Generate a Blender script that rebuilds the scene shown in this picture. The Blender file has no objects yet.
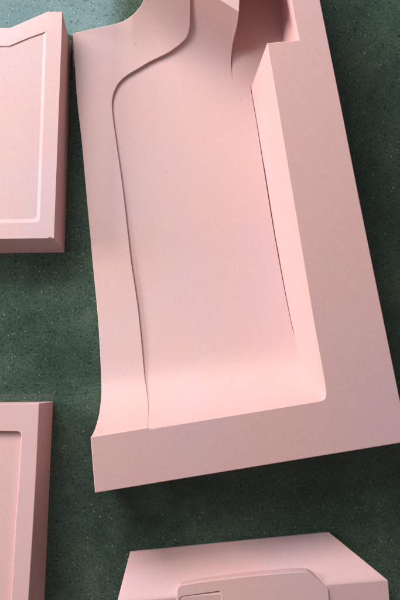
import bpy, bmesh, math, random
random.seed(4)
from mathutils import Vector
C = bpy.context.scene.collection
S = bpy.context.scene

# ------------------------------------------------------------------ measuring
# survey coordinates: millimetres read off the plan of the table, from a point 1 m above its centre
def W(p, z):
    return Vector(((p[0]-200)/1000*(1-z), (300-p[1])/1000*(1-z), z))
def clamp(t, a=0., b=1.): return max(a, min(b, t))

# ------------------------------------------------------------------ materials
def node(nt, typ, **kw):
    n = nt.nodes.new(typ)
    for k, v in kw.items():
        if k in n.inputs: n.inputs[k].default_value = v
        else: setattr(n, k, v)
    return n
def ramp(nt, stops, interp='LINEAR'):
    n = nt.nodes.new('ShaderNodeValToRGB'); n.color_ramp.interpolation = interp
    e = n.color_ramp.elements
    while len(e) < len(stops): e.new(0.5)
    for i, (p, c) in enumerate(stops):
        e[i].position = p; e[i].color = (c[0], c[1], c[2], 1) if hasattr(c, '__len__') else (c, c, c, 1)
    return n
def mix(nt, blend, fac, a, b):
    n = nt.nodes.new('ShaderNodeMix'); n.data_type = 'RGBA'; n.blend_type = blend
    for s, v in ((n.inputs[0], fac), (n.inputs[6], a), (n.inputs[7], b)):
        if hasattr(v, 'links') or hasattr(v, 'is_linked'): nt.links.new(v, s)
        else: s.default_value = v if not hasattr(v, '__len__') else (v[0], v[1], v[2], 1)
    return n.outputs[2]
def math_(nt, op, a, b=0., c=None):
    n = nt.nodes.new('ShaderNodeMath'); n.operation = op
    for i, v in enumerate((a, b) if c is None else (a, b, c)):
        if hasattr(v, 'is_linked'): nt.links.new(v, n.inputs[i])
        else: n.inputs[i].default_value = v
    return n.outputs[0]

def concrete(name, col, tooling=0.0, seed=0.0):
    m = bpy.data.materials.new(name); m.use_nodes = True; nt = m.node_tree; L = nt.links
    b = nt.nodes['Principled BSDF']
    tc = node(nt, 'ShaderNodeTexCoord'); mp = node(nt, 'ShaderNodeMapping')
    mp.inputs['Location'].default_value = (seed, seed*.7, 0)
    L.new(tc.outputs['Object'], mp.inputs['Vector']); V = mp.outputs['Vector']
    def noise(scale, detail=3, rough=.55, dist=0):
        n = node(nt, 'ShaderNodeTexNoise', Scale=scale, Detail=detail, Roughness=rough, Distortion=dist); L.new(V, n.inputs['Vector']); return n
    big = noise(7, 3, .5, .6); mid = noise(16, 4, .6, .4); fine = noise(420, 3, .7); grit = noise(1500, 2, .6)
    lav = (col[0]*.97, col[1]*1.01, col[2]*1.07); peach = (col[0]*1.02, col[1]*.99, col[2]*.96); rose = (col[0]*1.02, col[1]*.96, col[2]*.965)
    r1 = ramp(nt, [(.38, lav), (.5, col), (.63, peach)]); L.new(big.outputs['Fac'], r1.inputs[0])
    r2 = ramp(nt, [(.5, 0.), (.68, 1.)]); L.new(mid.outputs['Fac'], r2.inputs[0])
    f = math_(nt, 'MULTIPLY', r2.outputs[0], .55)
    c = mix(nt, 'MIX', f, r1.outputs[0], rose)
    r3 = ramp(nt, [(.3, .955), (.7, 1.035)]); L.new(fine.outputs['Fac'], r3.inputs[0])
    c = mix(nt, 'MULTIPLY', 1., c, r3.outputs[0])
    # small air-bubble pits
    def pits(scale, rad, keep):
        v = node(nt, 'ShaderNodeTexVoronoi', Scale=scale); L.new(V, v.inputs['Vector'])
        sep = node(nt, 'ShaderNodeSeparateColor'); L.new(v.outputs['Color'], sep.inputs[0])
        sz = math_(nt, 'MULTIPLY', math_(nt, 'GREATER_THAN', sep.outputs[0], 1-keep), math_(nt, 'ADD', math_(nt, 'MULTIPLY', sep.outputs[1], .7), .3))
        mr = math_(nt, 'SUBTRACT', math_(nt, 'MULTIPLY', sz, rad), v.outputs['Distance'])
        return math_(nt, 'MULTIPLY', mr, 1/(rad*.35))
    n1 = nt.nodes.new('ShaderNodeClamp'); L.new(pits(95, .085, .28), n1.inputs[0])
    n2 = nt.nodes.new('ShaderNodeClamp'); L.new(pits(36, .045, .3), n2.inputs[0])
    P = math_(nt, 'MAXIMUM', n1.outputs[0], n2.outputs[0])
    c = mix(nt, 'MIX', math_(nt, 'MULTIPLY', P, .5), c, (col[0]*.5, col[1]*.42, col[2]*.42))
    L.new(c, b.inputs['Base Color'])
    rr = ramp(nt, [(.3, .5), (.7, .66)]); L.new(mid.outputs['Fac'], rr.inputs[0]); L.new(rr.outputs[0], b.inputs['Roughness'])
    b.inputs['Specular IOR Level'].default_value = .35
    h = math_(nt, 'ADD', math_(nt, 'MULTIPLY', fine.outputs['Fac'], .55), math_(nt, 'MULTIPLY', grit.outputs['Fac'], .25))
    h = math_(nt, 'ADD', h, math_(nt, 'MULTIPLY', noise(60, 3, .5).outputs['Fac'], 1.6))
    h = math_(nt, 'SUBTRACT', h, math_(nt, 'MULTIPLY', P, 2.2))
    if tooling:
        rot = node(nt, 'ShaderNodeMapping'); rot.inputs['Rotation'].default_value = (0, 0, math.radians(-52))
        L.new(tc.outputs['Object'], rot.inputs['Vector'])
        wv = node(nt, 'ShaderNodeTexWave', Scale=190., Distortion=.5, Detail=2.); wv.inputs['Detail Scale'].default_value = 3.
        L.new(rot.outputs[0], wv.inputs['Vector'])
        msk = ramp(nt, [(.40, 0.), (.6, 1.)]); L.new(noise(9, 2).outputs['Fac'], msk.inputs[0])
        h = math_(nt, 'ADD', h, math_(nt, 'MULTIPLY', math_(nt, 'MULTIPLY', wv.outputs['Fac'], msk.outputs[0]), tooling))
    bp = node(nt, 'ShaderNodeBump', Strength=.16, Distance=.0006); L.new(h, bp.inputs['Height']); L.new(bp.outputs[0], b.inputs['Normal'])
    return m

PINK = (.58, .376, .358)
M = concrete('pink_concrete', PINK)
MR = concrete('pink_concrete_tooled', (.68, .408, .392), tooling=.6, seed=.4)
MB_ = concrete('pink_concrete_rosy', (.58, .376, .362), seed=1.3)
MC = concrete('pink_concrete_dusty', (.60, .368, .355), seed=2.1)

def terrazzo():
    m = bpy.data.materials.new('green_terrazzo'); m.use_nodes = True; nt = m.node_tree; L = nt.links
    b = nt.nodes['Principled BSDF']; tc = node(nt, 'ShaderNodeTexCoord'); V = tc.outputs['Object']
    def noise(scale, detail=3, rough=.55, dist=0):
        n = node(nt, 'ShaderNodeTexNoise', Scale=scale, Detail=detail, Roughness=rough, Distortion=dist); L.new(V, n.inputs['Vector']); return n
    big = noise(9, 5, .6, 1.2); mid = noise(70, 5, .7, .8); fine = noise(450, 4, .8)
    r = ramp(nt, [(.3, (.022, .040, .028)), (.5, (.039, .066, .047)), (.7, (.062, .092, .060))]); L.new(big.outputs['Fac'], r.inputs[0])
    r2 = ramp(nt, [(.3, .75), (.55, 1.), (.75, 1.25)]); L.new(mid.outputs['Fac'], r2.inputs[0])
    c = mix(nt, 'MULTIPLY', 1., r.outputs[0], r2.outputs[0])
    r3 = ramp(nt, [(.3, .4), (.7, 1.75)]); L.new(fine.outputs['Fac'], r3.inputs[0])
    c = mix(nt, 'MULTIPLY', 1., c, r3.outputs[0])
    dens = noise(12, 2)
    def specks(scale, rad, keep, seed):
        mp = node(nt, 'ShaderNodeMapping'); mp.inputs['Location'].default_value = (seed, seed, 0); L.new(V, mp.inputs['Vector'])
        nz = node(nt, 'ShaderNodeTexNoise', Scale=scale*2.5, Detail=2); L.new(mp.outputs[0], nz.inputs['Vector'])
        v0 = mix(nt, 'LINEAR_LIGHT', .35/scale, mp.outputs[0], nz.outputs['Color'])
        v = node(nt, 'ShaderNodeTexVoronoi', Scale=scale); v.voronoi_dimensions = '2D'; L.new(v0, v.inputs['Vector'])
        sep = node(nt, 'ShaderNodeSeparateColor'); L.new(v.outputs['Color'], sep.inputs[0])
        thr = math_(nt, 'SUBTRACT', 1-keep+.25, math_(nt, 'MULTIPLY', dens.outputs['Fac'], .5))
        on = math_(nt, 'GREATER_THAN', sep.outputs[0], thr)
        sz = math_(nt, 'MULTIPLY', on, math_(nt, 'ADD', math_(nt, 'MULTIPLY', math_(nt, 'POWER', sep.outputs[1], 2.5), .8), .2))
        d = math_(nt, 'MULTIPLY', math_(nt, 'SUBTRACT', math_(nt, 'MULTIPLY', sz, rad), v.outputs['Distance']), 1/(rad*.2))
        cl = nt.nodes.new('ShaderNodeClamp'); L.new(d, cl.inputs[0]); return cl.outputs[0]
    dark = math_(nt, 'MAXIMUM', specks(380, .42, .40, 0.), specks(140, .21, .22, 3.))
    wht = math_(nt, 'MAXIMUM', specks(480, .30, .09, 5.), specks(170, .12, .05, 7.))
    c = mix(nt, 'MIX', math_(nt, 'MULTIPLY', dark, .72), c, (.006, .009, .008))
    c = mix(nt, 'MIX', math_(nt, 'MULTIPLY', wht, .6), c, (.42, .46, .42))
    L.new(c, b.inputs['Base Color'])
    rr = ramp(nt, [(.3, .012), (.7, .035)]); L.new(mid.outputs['Fac'], rr.inputs[0]); L.new(rr.outputs[0], b.inputs['Roughness'])
    b.inputs['Specular IOR Level'].default_value = .5
    h = math_(nt, 'SUBTRACT', math_(nt, 'ADD', math_(nt, 'MULTIPLY', mid.outputs['Fac'], .5), math_(nt, 'MULTIPLY', fine.outputs['Fac'], .18)), math_(nt, 'MULTIPLY', dark, .8))
    bp = node(nt, 'ShaderNodeBump', Strength=.12, Distance=.0006); L.new(h, bp.inputs['Height']); L.new(bp.outputs[0], b.inputs['Normal'])
    return m
MT = terrazzo()

# ------------------------------------------------------------------ mesh helpers
def link(name, bm, mat, parent=None, bevel=.0005, angle=35):
    bmesh.ops.remove_doubles(bm, verts=bm.verts, dist=1e-5)
    bmesh.ops.recalc_face_normals(bm, faces=bm.faces)
    for f in bm.faces: f.smooth = True
    for e in bm.edges:
        if len(e.link_faces) == 2 and e.calc_face_angle(0) > math.radians(angle): e.smooth = False
    me = bpy.data.meshes.new(name); bm.to_mesh(me); bm.free(); me.materials.append(mat)
    o = bpy.data.objects.new(name, me); C.objects.link(o)
    if parent: o.parent = parent; o.matrix_parent_inverse = parent.matrix_world.inverted()
    if bevel:
        b = o.modifiers.new('bevel', 'BEVEL'); b.width = bevel; b.segments = 3; b.limit_method = 'ANGLE'; b.angle_limit = math.radians(angle); b.harden_normals = True
    return o

def catmull(pts, n):
    if len(pts) == 2:
        return [tuple(pts[0][k]+(pts[1][k]-pts[0][k])*i/n for k in (0, 1)) for i in range(n+1)]
    P = [tuple(2*pts[0][k]-pts[1][k] for k in (0, 1))]+list(pts)+[tuple(2*pts[-1][k]-pts[-2][k] for k in (0, 1))]
    dense = []
    for i in range(1, len(P)-2):
        for s in range(24):
            t = s/24; a, b, c, d = P[i-1], P[i], P[i+1], P[i+2]
            dense.append(tuple(.5*((2*b[k])+(-a[k]+c[k])*t+(2*a[k]-5*b[k]+4*c[k]-d[k])*t*t+(-a[k]+3*b[k]-3*c[k]+d[k])*t**3) for k in (0, 1)))
    dense.append(tuple(pts[-1]))
    L = [0]
    for i in range(1, len(dense)): L.append(L[-1]+math.dist(dense[i], dense[i-1]))
    out = []; j = 0
    for i in range(n+1):
        s = L[-1]*i/n
        while j < len(L)-2 and L[j+1] < s: j += 1
        t = (s-L[j])/max(1e-9, L[j+1]-L[j])
        out.append(tuple(dense[j][k]+(dense[j+1][k]-dense[j][k])*t for k in (0, 1)))
    return out

def grid(bm, left, right, cols, zf):
    rows = []
    for a, b in zip(left, right):
        r = []
        for j in range(cols+1):
            t = j/cols; p = (a[0]+(b[0]-a[0])*t, a[1]+(b[1]-a[1])*t)
            r.append(bm.verts.new(W(p, zf(*p))))
        rows.append(r)
    for r0, r1 in zip(rows, rows[1:]):
        for j in range(cols): bm.faces.new((r0[j], r0[j+1], r1[j+1], r1[j]))

def skirt(bm, z=0.0, move=None):
    bmesh.ops.remove_doubles(bm, verts=bm.verts, dist=1e-6)
    ed = [e for e in bm.edges if len(e.link_faces) == 1]
    low = {}
    for e in ed:
        for v in e.verts:
            if v not in low: low[v] = bm.verts.new((v.co.x, v.co.y, z))
    if move:
        for v, l in low.items(): move(v, l)
    for e in ed:
        a, b = e.verts; bm.faces.new((a, b, low[b], low[a]))

def solid(bm, top, bottom, cap=True):
    """top / bottom: lists of world points, same count"""
    t = [bm.verts.new(p) for p in top]; b = [bm.verts.new(p) for p in bottom]; n = len(t)
    if cap: bm.faces.new(t)
    bm.faces.new(b[::-1])
    for i in range(n): bm.faces.new((t[i], t[(i+1) % n], b[(i+1) % n], b[i]))

def rounded(pts, rad, seg=6):
    """round the corners of a polygon; rad is a list"""
    out = []; n = len(pts)
    for i, p in enumerate(pts):
        r = rad[i]
        if r <= 0: out.append(p); continue
        a = Vector(pts[i-1]); b = Vector(p); c = Vector(pts[(i+1) % n])
        u = (a-b).normalized()*r; v = (c-b).normalized()*r
        for s in range(seg+1):
            t = s/seg; q = b+u*(1-t)**2+v*t**2; out.append((q.x, q.y))
    return out
def inset(pts, d):
    n = len(pts); out = []
    area = sum(pts[i-1][0]*pts[i][1]-pts[i][0]*pts[i-1][1] for i in range(n)); s = 1 if area > 0 else -1
    for i in range(n):
        a = Vector(pts[i-1]); b = Vector(pts[i]); c = Vector(pts[(i+1) % n])
        e1 = (b-a).normalized(); e2 = (c-b).normalized()
        n1 = Vector((-e1.y, e1.x))*s; n2 = Vector((-e2.y, e2.x))*s
        m = (n1+n2).normalized(); k = d/max(.5, m.dot(n1)); q = b+m*k; out.append((q.x, q.y))
    return out
def carve(o, pts, ztop, depth, slope, lo=None):
    """cut a tapered recess out of an object's mesh"""
    bm = bmesh.new(); up = .004
    lo = lo or inset(pts, slope)
    hi = [tuple(p[k]+(p[k]-q[k])*up/depth for k in (0, 1)) for p, q in zip(pts, lo)]
    f = lambda q, z: Vector(((q[0]-200)/1000*(1-ztop), (300-q[1])/1000*(1-ztop), z))
    solid(bm, [f(q, ztop+up) for q in hi], [f(q, ztop-depth) for q in lo])
    bmesh.ops.recalc_face_normals(bm, faces=bm.faces)
    me = bpy.data.meshes.new('cutter'); bm.to_mesh(me); bm.free(); c = bpy.data.objects.new('cutter', me); C.objects.link(c)
    bevs = [(m.width, m.angle_limit) for m in o.modifiers]; o.modifiers.clear()
    md = o.modifiers.new('cut', 'BOOLEAN'); md.object = c; md.operation = 'DIFFERENCE'; md.solver = 'EXACT'
    bpy.context.view_layer.update()
    ne = bpy.data.meshes.new_from_object(o.evaluated_get(bpy.context.evaluated_depsgraph_get()))
    o.modifiers.clear(); old = o.data; ne.name = old.name; o.data = ne; bpy.data.objects.remove(c)
    bm = bmesh.new(); bm.from_mesh(ne)
    for fc in bm.faces: fc.smooth = True
    for e in bm.edges: e.smooth = not (len(e.link_faces) == 2 and e.calc_face_angle(0) > math.radians(9))
    bm.to_mesh(ne); bm.free()
    for w, a in bevs:
        b = o.modifiers.new('bevel', 'BEVEL'); b.width = w; b.segments = 3; b.limit_method = 'ANGLE'; b.angle_limit = a; b.harden_normals = True
    return lo
def plate(name, pts, ztop, z0, z1, parent, mat, grow=.3):
    bm = bmesh.new(); q = inset(pts, -grow)
    f = lambda p, z: Vector(((p[0]-200)/1000*(1-ztop), (300-p[1])/1000*(1-ztop), z))
    solid(bm, [f(p, z1) for p in q], [f(p, z0) for p in q])
    return link(name, bm, mat, parent, bevel=0)

GROUP = 'pink cast concrete pieces laid out on the green terrazzo'
def thing(name, loc, label, cat):
    o = bpy.data.objects.new(name, None); C.objects.link(o); o.location = loc
    o['label'] = label; o['category'] = cat; o['group'] = GROUP
    o.empty_display_size = .03
    bpy.context.view_layer.update(); return o

# ------------------------------------------------------------------ the terrazzo surface
bm = bmesh.new()
v = [bm.verts.new(p) for p in ((-2, -2, 0), (2, -2, 0), (2, 2, 0), (-2, 2, 0))]; bm.faces.new(v)
tb = link('floor', bm, MT, bevel=0); tb['kind'] = 'structure'

# ------------------------------------------------------------------ large scooped casting
big = thing('concrete_casting', (.02, .05, 0), 'largest pink concrete piece, scooped basin with S-curved ledge and thick L-shaped rim', 'concrete piece')
Z0 = .012
# rim plane z = a + bX + cY through three surveyed heights
def rim_z(px, py):
    x = (px-200)/1000; y = (300-py)/1000
    k = RB*x+RC*y
    return (RA+k)/(1+k)
def fit():
    from mathutils import Matrix
    pts = [W((91, 437), .100), W((408, 441), .067), W((305, 0), .108)]
    m = Matrix([(1, p.x, p.y) for p in pts]); s = m.inverted() @ Vector([p.z for p in pts]); return s
RA, RB, RC = fit()
RIDGE = .092
def surf(px, py):
    db = (437-.1576*(px-90.5)-py)*.988
    dt = (px-239)*-.534+(py-12)*.845
    z = Z0
    if db < 175:
        t = clamp(1-db/78); z = Z0+(rim_z(px, py)-.0010-Z0)*(.75*t**3.6+.25*clamp(1-db/175)**2.2)
    lf = clamp((232-px)/100); d0 = 56+42*lf
    if dt < d0:
        t = clamp(1-dt/d0); z = max(z, Z0+(RIDGE-Z0)*t**(2.3-.2*lf))
    return z
def ledge_h(px, py):
    if py > 330:
        t = clamp((py-330)/90); return .0030-.0022*t*t*(3-2*t)
    return .0030+.0008*clamp((100-py)/50)

A = [[(90.8, 438), (95, 428.5), (99, 414), (101.2, 395), (101.2, 376)],
     [(101.2, 376), (98, 320), (92.4, 260), (86.9, 200), (81.5, 140)],
     [(81.5, 140), (77, 100), (74.3, 60), (72.4, 33.2)],
     [(72.4, 33.2), (94, 28.3), (114, 24), (125, 20), (134, 13.5), (140.5, 6)],
     [(140.5, 6), (144, -2), (147, -20), (148, -46)],
     [(148, -46), (148, -85)]]
B = [[(147.6, 428.2), (148.5, 408), (147, 392), (145, 379)],
     [(145, 379), (138.2, 310), (131, 260), (123, 190), (116, 140)],
     [(116, 140), (113, 118), (111.9, 104), (113.2, 94)],
     [(113.2, 94), (118, 84), (126, 76), (140, 67.5), (150, 61.5), (167.5, 53), (179, 45)],
     [(179, 45), (186, 38), (189.6, 28), (190.3, 10), (190.3, -18.8)],
     [(190.3, -18.8), (190.3, -85)]]
N = [40, 200, 60, 60, 50, 20]
bm = bmesh.new()
for k, (a, b, n) in enumerate(zip(A, B, N)):
    cb = catmull(b, n)
    if k == 1: cb = [cb[0]]+[(p[0]+random.uniform(-.10, .10)*min(1, 3*(1-i/n)), p[1]) for i, p in enumerate(cb[1:-1])]+[cb[-1]]   # hand-trimmed edge
    grid(bm, catmull(a, n), cb, 32, lambda x, y: surf(x, y)+ledge_h(x, y))
skirt(bm); link('ledge', bm, M, big, bevel=.0006)

sh = lambda L, dx, dy: [(p[0]+dx, p[1]+dy) for p in L]
BL = [[(141, 430.5), (142, 408), (141, 392), (140, 379)], sh(B[1], -5, 0), [(111, 140), (108, 118), (107, 104), (108, 94)],
      [(108, 94), (112, 82), (121, 72)], [(121, 72), (131, 66)],
      [(131, 66), (146, 57.5), (164, 48.5), (175, 41), (182, 34), (185, 26), (186, 10), (186, -21.5)], [(186, -21.5), (186, -85)]]
BR = [[(331, 401), (326, 385), (316, 362), (305, 353), (296.6, 341)], [(296.6, 341), (290.0, 317), (275.4, 240), (262.5, 160)],
      [(262.5, 160), (257.0, 125)], [(257.0, 125), (250.6, 87)], [(250.6, 87), (232.4, 79)],
      [(232.4, 79), (231.4, 60), (233, 42), (237.2, 24), (239, 12)], [(239, 12), (243, -85)]]
NB = [50, 80, 16, 16, 12, 60, 20]
bm = bmesh.new()
for a, b, n in zip(BL, BR, NB): grid(bm, catmull(a, n), catmull(b, n), 70, surf)
# floor of the side channel, running out under the rim
grid(bm, catmull([(232.4, 79), (231, 40), (229, 0), (228, -80)], 40), catmull([(250.6, 87), (290, 72)], 12)[:-1]+catmull([(290, 72), (294, 30), (290, 0), (283, -80)], 28), 12, lambda x, y: Z0)
skirt(bm); link('basin', bm, M, big, bevel=.0004)

# rim: top outline, each with where its wall meets the floor (None = straight down)
R = [((90.5, 437), None), ((147.6, 427.6), None), ((149.2, 428.9), None), ((318, 401.3), (300, 402)), ((322.6, 400.2), (303, 401)), ((325.2, 398), (304.5, 399)), ((325.9, 394), (304.5, 396)),
     ((325, 384), (302.2, 386)), ((313.4, 320), (289.8, 320)), ((300, 240), (276.3, 240)), ((286.6, 160), (263.3, 160)), ((273.2, 80), (252.6, 96)), ((267, 43), (251.2, 87)),
     ((299, 40), (284, 74)), ((291, 0), (280, 0)), ((286.5, -24), (277, -24)), ((242.6, -24), (240, -24)), ((243, -85), None), ((303, -85), None), ((320, 0), None), ((340, 100), None), ((359.5, 200), None), ((388, 341), None), ((408.5, 441.6), None), ((95, 493), None)]
top = [W(p, rim_z(*p)) for p, q in R]
bot = [Vector((t.x, t.y, 0)) if q is None else W(q, Z0)+(W(q, Z0)-t)*(Z0/(t.z-Z0)) for t, (p, q) in zip(top, R)]
bm = bmesh.new(); solid(bm, top, bot); link('rim', bm, MR, big, bevel=.0007, angle=28)

# ------------------------------------------------------------------ framed slab, upper left
ul = thing('concrete_tray', (-.23, .14, 0), 'pale pink tray with kinked top edge and shallow inset panel, beside the S-curved ledge', 'concrete tray')
ZT = .045; ZB = .0425
bm = bmesh.new()
fold = [(-130, 46.5), (9, 45), (46.4, 30.4), (61.6, 31)]; outl = [(-130, 29.5), (10, 28), (47.6, 11.6), (62, 11.6)]
bots = [(53.8, 238), (-130, 241)]
F = [bm.verts.new(W(p, ZT)) for p in fold]; O = [bm.verts.new(W(p, z)) for p, z in zip(outl, (.042, .042, .0447, .0457))]; Bt = [bm.verts.new(W(p, ZT)) for p in bots]
G = [bm.verts.new(W(p, 0)) for p in ((-130, 40), (8, 42), (52, 27), (71, 47), (64.4, 252.4), (-130, 255))]
bm.faces.new((F[0], F[1], F[2], F[3], Bt[0], Bt[1]))
for i in range(3): bm.faces.new((O[i], O[i+1], F[i+1], F[i]))
for i in range(3): bm.faces.new((G[i], G[i+1], O[i+1], O[i]))
bm.faces.new((O[3], G[3], G[4], Bt[0], F[3])); bm.faces.new((Bt[0], G[4], G[5], Bt[1])); bm.faces.new((Bt[1], G[5], G[0], O[0], F[0])); bm.faces.new(G[::-1])
body = link('frame', bm, MB_, ul, bevel=.0007, angle=20)
rec = rounded([(-110, 47.3), (9.2, 45.8), (46.2, 31.4), (42.6, 140), (39.6, 222.5), (-110, 225)], [0, 0, 0, 0, 5, 0])
low = rounded([(-109, 47.9), (9.2, 46.6), (40, 33.6), (36.0, 140), (33, 214.5), (-109, 217)], [0, 0, 0, 0, 3.5, 0])
carve(body, [(46.2, 240), (48.8, 237.2), (51.2, 236.9), (51.8, 240)], ZT, .0011, .4)
carve(body, rec, ZT, .0023, 0, low)
half = [tuple(p[k]+(q[k]-p[k])*.42 for k in (0, 1)) for p, q in zip(rec, low)]
plate('inset_panel', half, ZT, ZT-.0026, ZT-.0011, ul, MB_, .0)

# ------------------------------------------------------------------ framed slab, lower left
ll = thing('concrete_tray', (-.24, -.25, 0), 'dusty pink tray with straight top edge and deeper sunken panel, at lower left', 'concrete tray')
ZL = .05
tp = [(-130, 405.5), (39.3, 403.3), (36, 475), (32.3, 540), (28.5, 600), (22, 760), (-130, 760)]
gp = [(-130, 403.5), (53.2, 401.6), (50, 475), (47.2, 540), (44.5, 600), (38, 742), (-130, 742)]
bm = bmesh.new(); solid(bm, [W(p, ZL) for p in tp], [W(p, 0) for p in gp]); lb = link('frame', bm, MC, ll, bevel=.0008, angle=28)
rec = rounded([(-110, 430), (21.4, 431.6), (19, 475), (15.3, 525), (11, 600), (5, 725), (-110, 725)], [0, 5, 0, 0, 0, 5, 0])
carve(lb, rec, ZL, .0080, .9)
plate('inset_panel', inset(rec, .5), ZL, ZL-.0082, ZL-.0052, ll, MC, .0)

# ------------------------------------------------------------------ piece at the front
bp_ = thing('concrete_block', (.06, -.35, 0), 'pink concrete block with broad sloping shoulder and rounded raised panel, at the bottom', 'concrete block')
ZP = .05; ZE = .003
bm = bmesh.new()
lowL, lowR, hiL, hiR = (130, 552), (329.3, 532.3), (117, 602.5), (388.2, 580.4)
def slope_z(t): return ZE+(ZP-ZE)*(1-(1-t)**1.3)
nr, nc = 36, 40; rows = []
for i in range(nr+1):
    t = i/nr; a = tuple(lowL[k]+(hiL[k]-lowL[k])*t for k in (0, 1)); b = tuple(lowR[k]+(hiR[k]-lowR[k])*t for k in (0, 1))
    rows.append([bm.verts.new(W((a[0]+(b[0]-a[0])*j/nc, a[1]+(b[1]-a[1])*j/nc), slope_z(t))) for j in range(nc+1)])
rows.append([bm.verts.new(W((100+(402-100)*j/nc, 760), ZP-.012)) for j in range(nc+1)])
for r0_, r1_ in zip(rows, rows[1:]):
    for j in range(nc): bm.faces.new((r0_[j], r0_[j+1], r1_[j+1], r1_[j]))
def tuck(v, l):
    if v.co.x > .127 and v.co.y > -.27: l.co.x -= .16*v.co.z*.63; l.co.y -= .16*v.co.z*.77
skirt(bm, move=tuck); link('body', bm, MC, bp_, bevel=.0006, angle=22)
pn = [(170, 740), (176.2, 600), (176.8, 590), (178, 587), (180.5, 585.2), (200, 581.8), (250, 575.8), (290, 572.3), (303, 571.6), (308, 572), (312, 573.6), (317, 578), (323, 583.6), (328.4, 588.8), (329.6, 600), (338, 740)]
bm = bmesh.new(); solid(bm, [W(p, ZP+.0005) for p in pn], [Vector((*W(p, ZP+.0005).xy, .002)) for p in pn]); pl = link('raised_panel', bm, MC, bp_, bevel=.0009, angle=28)
rec = rounded([(179.6, 597), (220.8, 591.2), (224.5, 640), (230, 720), (174, 720)], [4, 3.5, 0, 4, 4])
carve(pl, rec, ZP+.0005, .0100, .9)
plate('inset_panel', inset(rec, .4), ZP+.0005, ZP+.0005-.0102, ZP+.0005-.0070, pl, MC, .0)

# ------------------------------------------------------------------ light: one big window up and to the left, dim room
def window(name, loc, target, sx, sy, energy, rot=None, col=(1.0, .99, .98)):
    ld = bpy.data.lights.new(name, 'AREA'); ld.shape = 'RECTANGLE'; ld.size = sx; ld.size_y = sy
    ld.energy = energy; ld.color = col
    o = bpy.data.objects.new(name, ld); C.objects.link(o); o.location = loc
    o.rotation_euler = rot if rot else (Vector(target)-Vector(loc)).to_track_quat('-Z', 'Y').to_euler()
window('window_light', (-.72, 1.25, 1.02), (.03, -.05, 0), .8, .65, 34)
window('window_light', (-1.5, .30, .58), (0, 0, 0), .6, .45, 23)
window('window_light', (-.495, .76, 1.3), None, .6, .4, 5.6, (0, 0, 0), (.60, .86, 1.0))
w = bpy.data.worlds.new('World'); S.world = w; w.use_nodes = True
w.node_tree.nodes['Background'].inputs[0].default_value = (1.0, .95, .90, 1); w.node_tree.nodes['Background'].inputs[1].default_value = .19

# ------------------------------------------------------------------ camera
cd = bpy.data.cameras.new('camera'); cam = bpy.data.objects.new('camera', cd); C.objects.link(cam)
cam.location = (0, 0, 1); cd.sensor_fit = 'VERTICAL'; cd.sensor_height = 24; cd.lens = 40; cd.clip_start = .01; cd.clip_end = 100
S.camera = cam
S.view_settings.view_transform = 'Standard'; S.view_settings.look = 'None'; S.view_settings.exposure = 0; S.view_settings.gamma = 1
S.render.engine = 'CYCLES'
